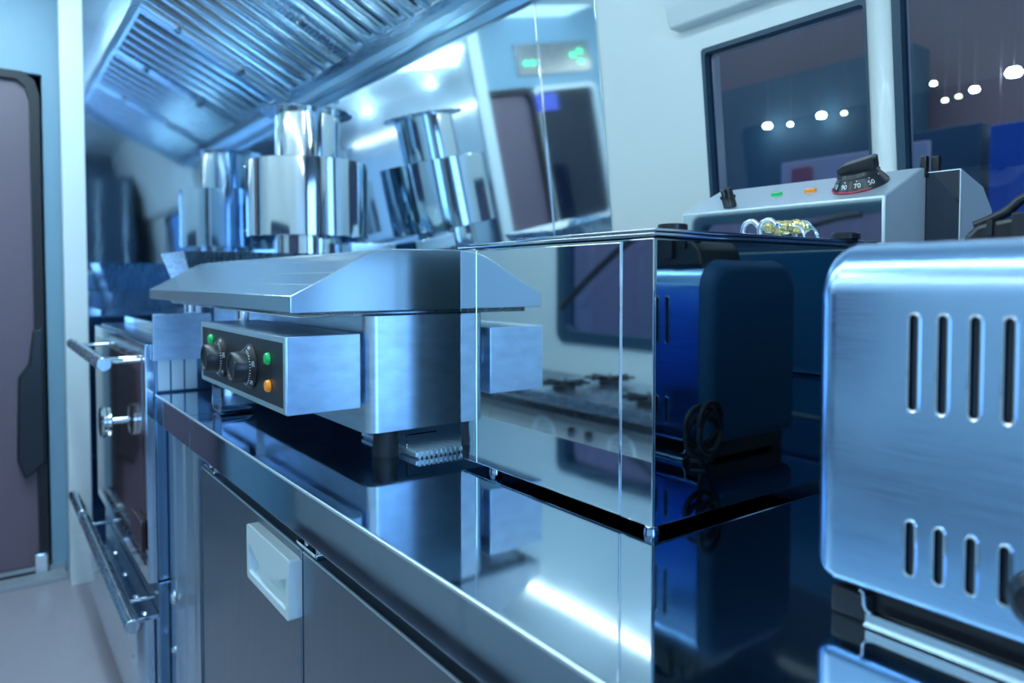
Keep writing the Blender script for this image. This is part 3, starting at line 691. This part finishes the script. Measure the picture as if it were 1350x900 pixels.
# ================================================================== OTHER SIDE OF THE VAN (seen in the mirrors)
oc = thing('cooker_counter', (-1.6, -.7, 0), 'white cabinets with round vents, reflected in the fryer front', 'cabinet')
obj('carcass', B(-3.3, -.4, LY+.002, -.47, .08, .715), WHITEG, oc)
obj('counter_slab', B(-3.3, -.4, LY+.002, -.43, .715, .745, bev=.003), DARKST, oc)
for k in range(4):
    x0 = -2.93+k*.56
    vx = .17 if k % 2 == 0 else .34
    d = obj('door', B(x0, x0+.55, -.47, -.452, .12, .685, bev=.003), WHITEG, oc)
    g = lathe(new(), [(.050, 0), (.064, .001), (.062, .008), (.052, .008), (.050, 0)], 36, T(x0+vx, -.452, .635) @ RX(-PI/2))
    for j in range(6):
        z = -.04+j*.016; hw = math.sqrt(max(.05**2-z*z, 0))
        bx(g, x0+vx-hw, x0+vx+hw, -.452, -.447, .635+z, .635+z+.008)
    obj('round_vent', g, TRIM, d)
    for dx in ((.51,) if k % 2 else (.04,)):
        g = lathe(new(), [(0, 0), (.012, 0), (.012, .01), (.019, .014), (.019, .022), (0, .024)], 24, T(x0+dx, -.452, .665) @ RX(-PI/2)); obj('door_knob', g, CHROME, d)
hb = thing('gas_hob', (-1.9, -.72, .745), 'black gas hob on the opposite counter, seen only in reflections', 'hob')
obj('hob_plate', B(-2.35, -1.45, -.98, -.50, .745, .765, bev=.004), SOFT, hb)
for x in (-2.12, -1.68):
    for y in (-.62, -.86):
        g = lathe(new(), [(0, .765), (.045, .765), (.045, .778), (.03, .784), (0, .784)], 24, T(x, y, 0)); obj('burner', g, BLACKM, hb)
        g = new()
        for a in range(4): bx(g, -.10, .10, -.004, .004, .785, .795, 0, 1, T(x, y, 0) @ RZ(a*PI/4))
        obj('pan_support', g, BLACKM, hb)
g = tube(new(), [(-2.60+.03*i, LY+.04, 1.05+.42*math.sin(i/30*PI*.5)) for i in range(31)], .016, 12)
o = obj('black_hose', g, RUBBER); tag(o, 'black hose hanging in an arc before the opposite window', 'hose')
# status panel with green lamps on the bulkhead
pn = thing('control_panel', (XB+.01, -.40, 2.05), 'dark control panel with green lamps above the cab window', 'control panel')
obj('panel_face', B(XB, XB+.012, -.68, -.10, 2.05, 2.23, bev=.004), DARKST, pn)
for y, z in ((-.17, 2.12), (-.22, 2.12), (-.54, 2.15), (-.60, 2.17), (-.60, 2.11)):
    g = cyl(new(), .014, 0, .006, 16, .001, T(XB+.012, y, z) @ RY(PI/2)); obj('status_lamp', g, GREENE, pn)
mn = obj('display_screen', B(XB, XB+.014, -.36, -.19, 1.84, 1.94, bev=.004), SCREEN); tag(mn, 'small glowing blue display beside the cab window', 'screen')
# LED strips
for (x0, x1, y, z, m, lab) in ((-3.2, 1.2, -1.03, 2.16, STRIPW, 'warm white LED strip along the top of the opposite wall'), (-3.1, .9, .05, ZC-.012, STRIPE, 'cool white LED strip along the ceiling centre')):
    o = obj('led_strip', B(x0, x1, y-.007, y+.007, z-.005, z+.003), m); tag(o, lab, 'lamp')

for (x, y, lab) in ((-2.55, -.55, 'small added ceiling downlight nearest the cab'), (-1.35, -.60, 'small added ceiling downlight above the gas hob'), (-.15, -.60, 'small added ceiling downlight near the rear'), (.9, .35, 'small added ceiling downlight by the rear door')):
    d = thing('added_downlight', (x, y, ZC-.02), lab, 'lamp')  # made-up fixture, added for crisp highlights on the steel
    obj('bezel', lathe(new(), [(.034, -.02), (.046, -.018), (.046, 0), (.034, 0), (.034, -.02)], 32, T(x, y, ZC-.001)), CHROME, d)
    obj('lamp_lens', cyl(new(), .034, -.012, -.004, 28, 0, T(x, y, ZC)), DLGLOW, d)
    l = bpy.data.lights.new('downlight', 'POINT'); l.energy = 4.0; l.color = (0.62, 0.88, 1.0); l.shadow_soft_size = .03  # point lamp of the added fixture
    o = bpy.data.objects.new('downlight', l); COL.objects.link(o); o.parent = d; o.location = (0, 0, -.06)

# ================================================================== THE HALL OUTSIDE
struct('wall_hall', B(-9, 6, 4.6, 4.7, -.5, 3.6), HALLC)
bm = new(); bx(bm, -9, 6, 1.7, 4.7, 3.55, 3.65); struct('ceiling_hall', bm, HALLC)
bm = new(); bx(bm, -9, 6, 1.7, 4.7, -.6, -.5); struct('floor_hall', bm, HALLD)
bm = new(); bx(bm, -9, 6, -2.3, -2.2, -.5, 4); struct('wall_outside', bm, OUTB)
def ray(px, py, Y):
    d = fw+rt*((px-675)/960.9)+up*((402.55-py)/960.9); t = Y/d.y
    return Vector((0, 0, 1.18))+d*t
def hall_box(name, px0, px1, py0, py1, Y, th_, m, lab, cat):
    a = ray(px0, py0, Y); b = ray(px1, py1 or 330, Y)
    if py1 is None: b.z = -.5
    o = obj(name, B(min(a.x, b.x), max(a.x, b.x), Y, Y+th_, min(a.z, b.z), max(a.z, b.z), bev=.01), m); tag(o, lab, cat); return o
hall_box('booth_wall', 945, 1200, 122, None, 4.3, .2, HALLD, 'dark teal booth wall outside the smaller window', 'booth')
hall_box('banner', 1030, 1160, 215, None, 3.9, .03, HALLP, 'pale banner low outside the smaller window', 'banner')
hall_box('poster', 1043, 1068, 222, 260, 3.88, .02, HALLR, 'faded red poster hanging on the pale banner', 'poster')
hall_box('booth_panel', 1200, 1290, 175, None, 4.0, .2, HALLD, 'teal booth panel outside the larger window', 'booth')
hall_box('booth_panel', 1305, 1420, 165, None, 3.8, .2, HALLB, 'deep blue booth panel far outside the larger window', 'booth')
hall_box('banner', 1198, 1222, 188, None, 3.7, .03, HALLP, 'narrow pale banner outside at the larger window edge', 'banner')
k = 0
names = ['first', 'second', 'third', 'fourth']
for (px, py, r, m, lab) in ((1012, 163, .045, SPOTM, 'bright hall lamp furthest left in the smaller window'), (1042, 162, .026, SPOTM, 'small hall lamp right of the leftmost lamp'), (1083, 149, .045, SPOTM, 'bright hall lamp right of centre in smaller window'), (1113, 147, .028, SPOTG, 'small greenish hall lamp near white window post'),
        (1231, 108, .026, SPOTM, 'small hall lamp atop the left cluster in larger window'), (1246, 130, .026, SPOTG, 'greenish hall lamp lowest in the lamp cluster'), (1264, 125, .024, SPOTG, 'greenish hall lamp right side of the cluster'), (1285, 115, .036, SPOTM, 'hall lamp alone right of the cluster'), (1337, 90, .06, SPOTM, 'largest brightest hall lamp at the right edge'), (1318, 168, .024, SPOTM, 'small hall lamp under the brightest one')):
    p = ray(px, py, 4.2); r *= .62
    g = lathe(new(), [(0, 0), (r*.7, 0), (r, -r*.5), (r*.8, -r), (0, -r*1.15)], 16, Matrix.Translation(p))
    lp = thing('hall_lamp', p, lab, 'lamp', 'hall lamps outside the windows')

    obj('lamp_globe', g, m, lp)
    g = cylb(new(), p, (p.x, p.y, 3.55), .0025, 8); obj('lamp_rod', g, HALLC, lp)
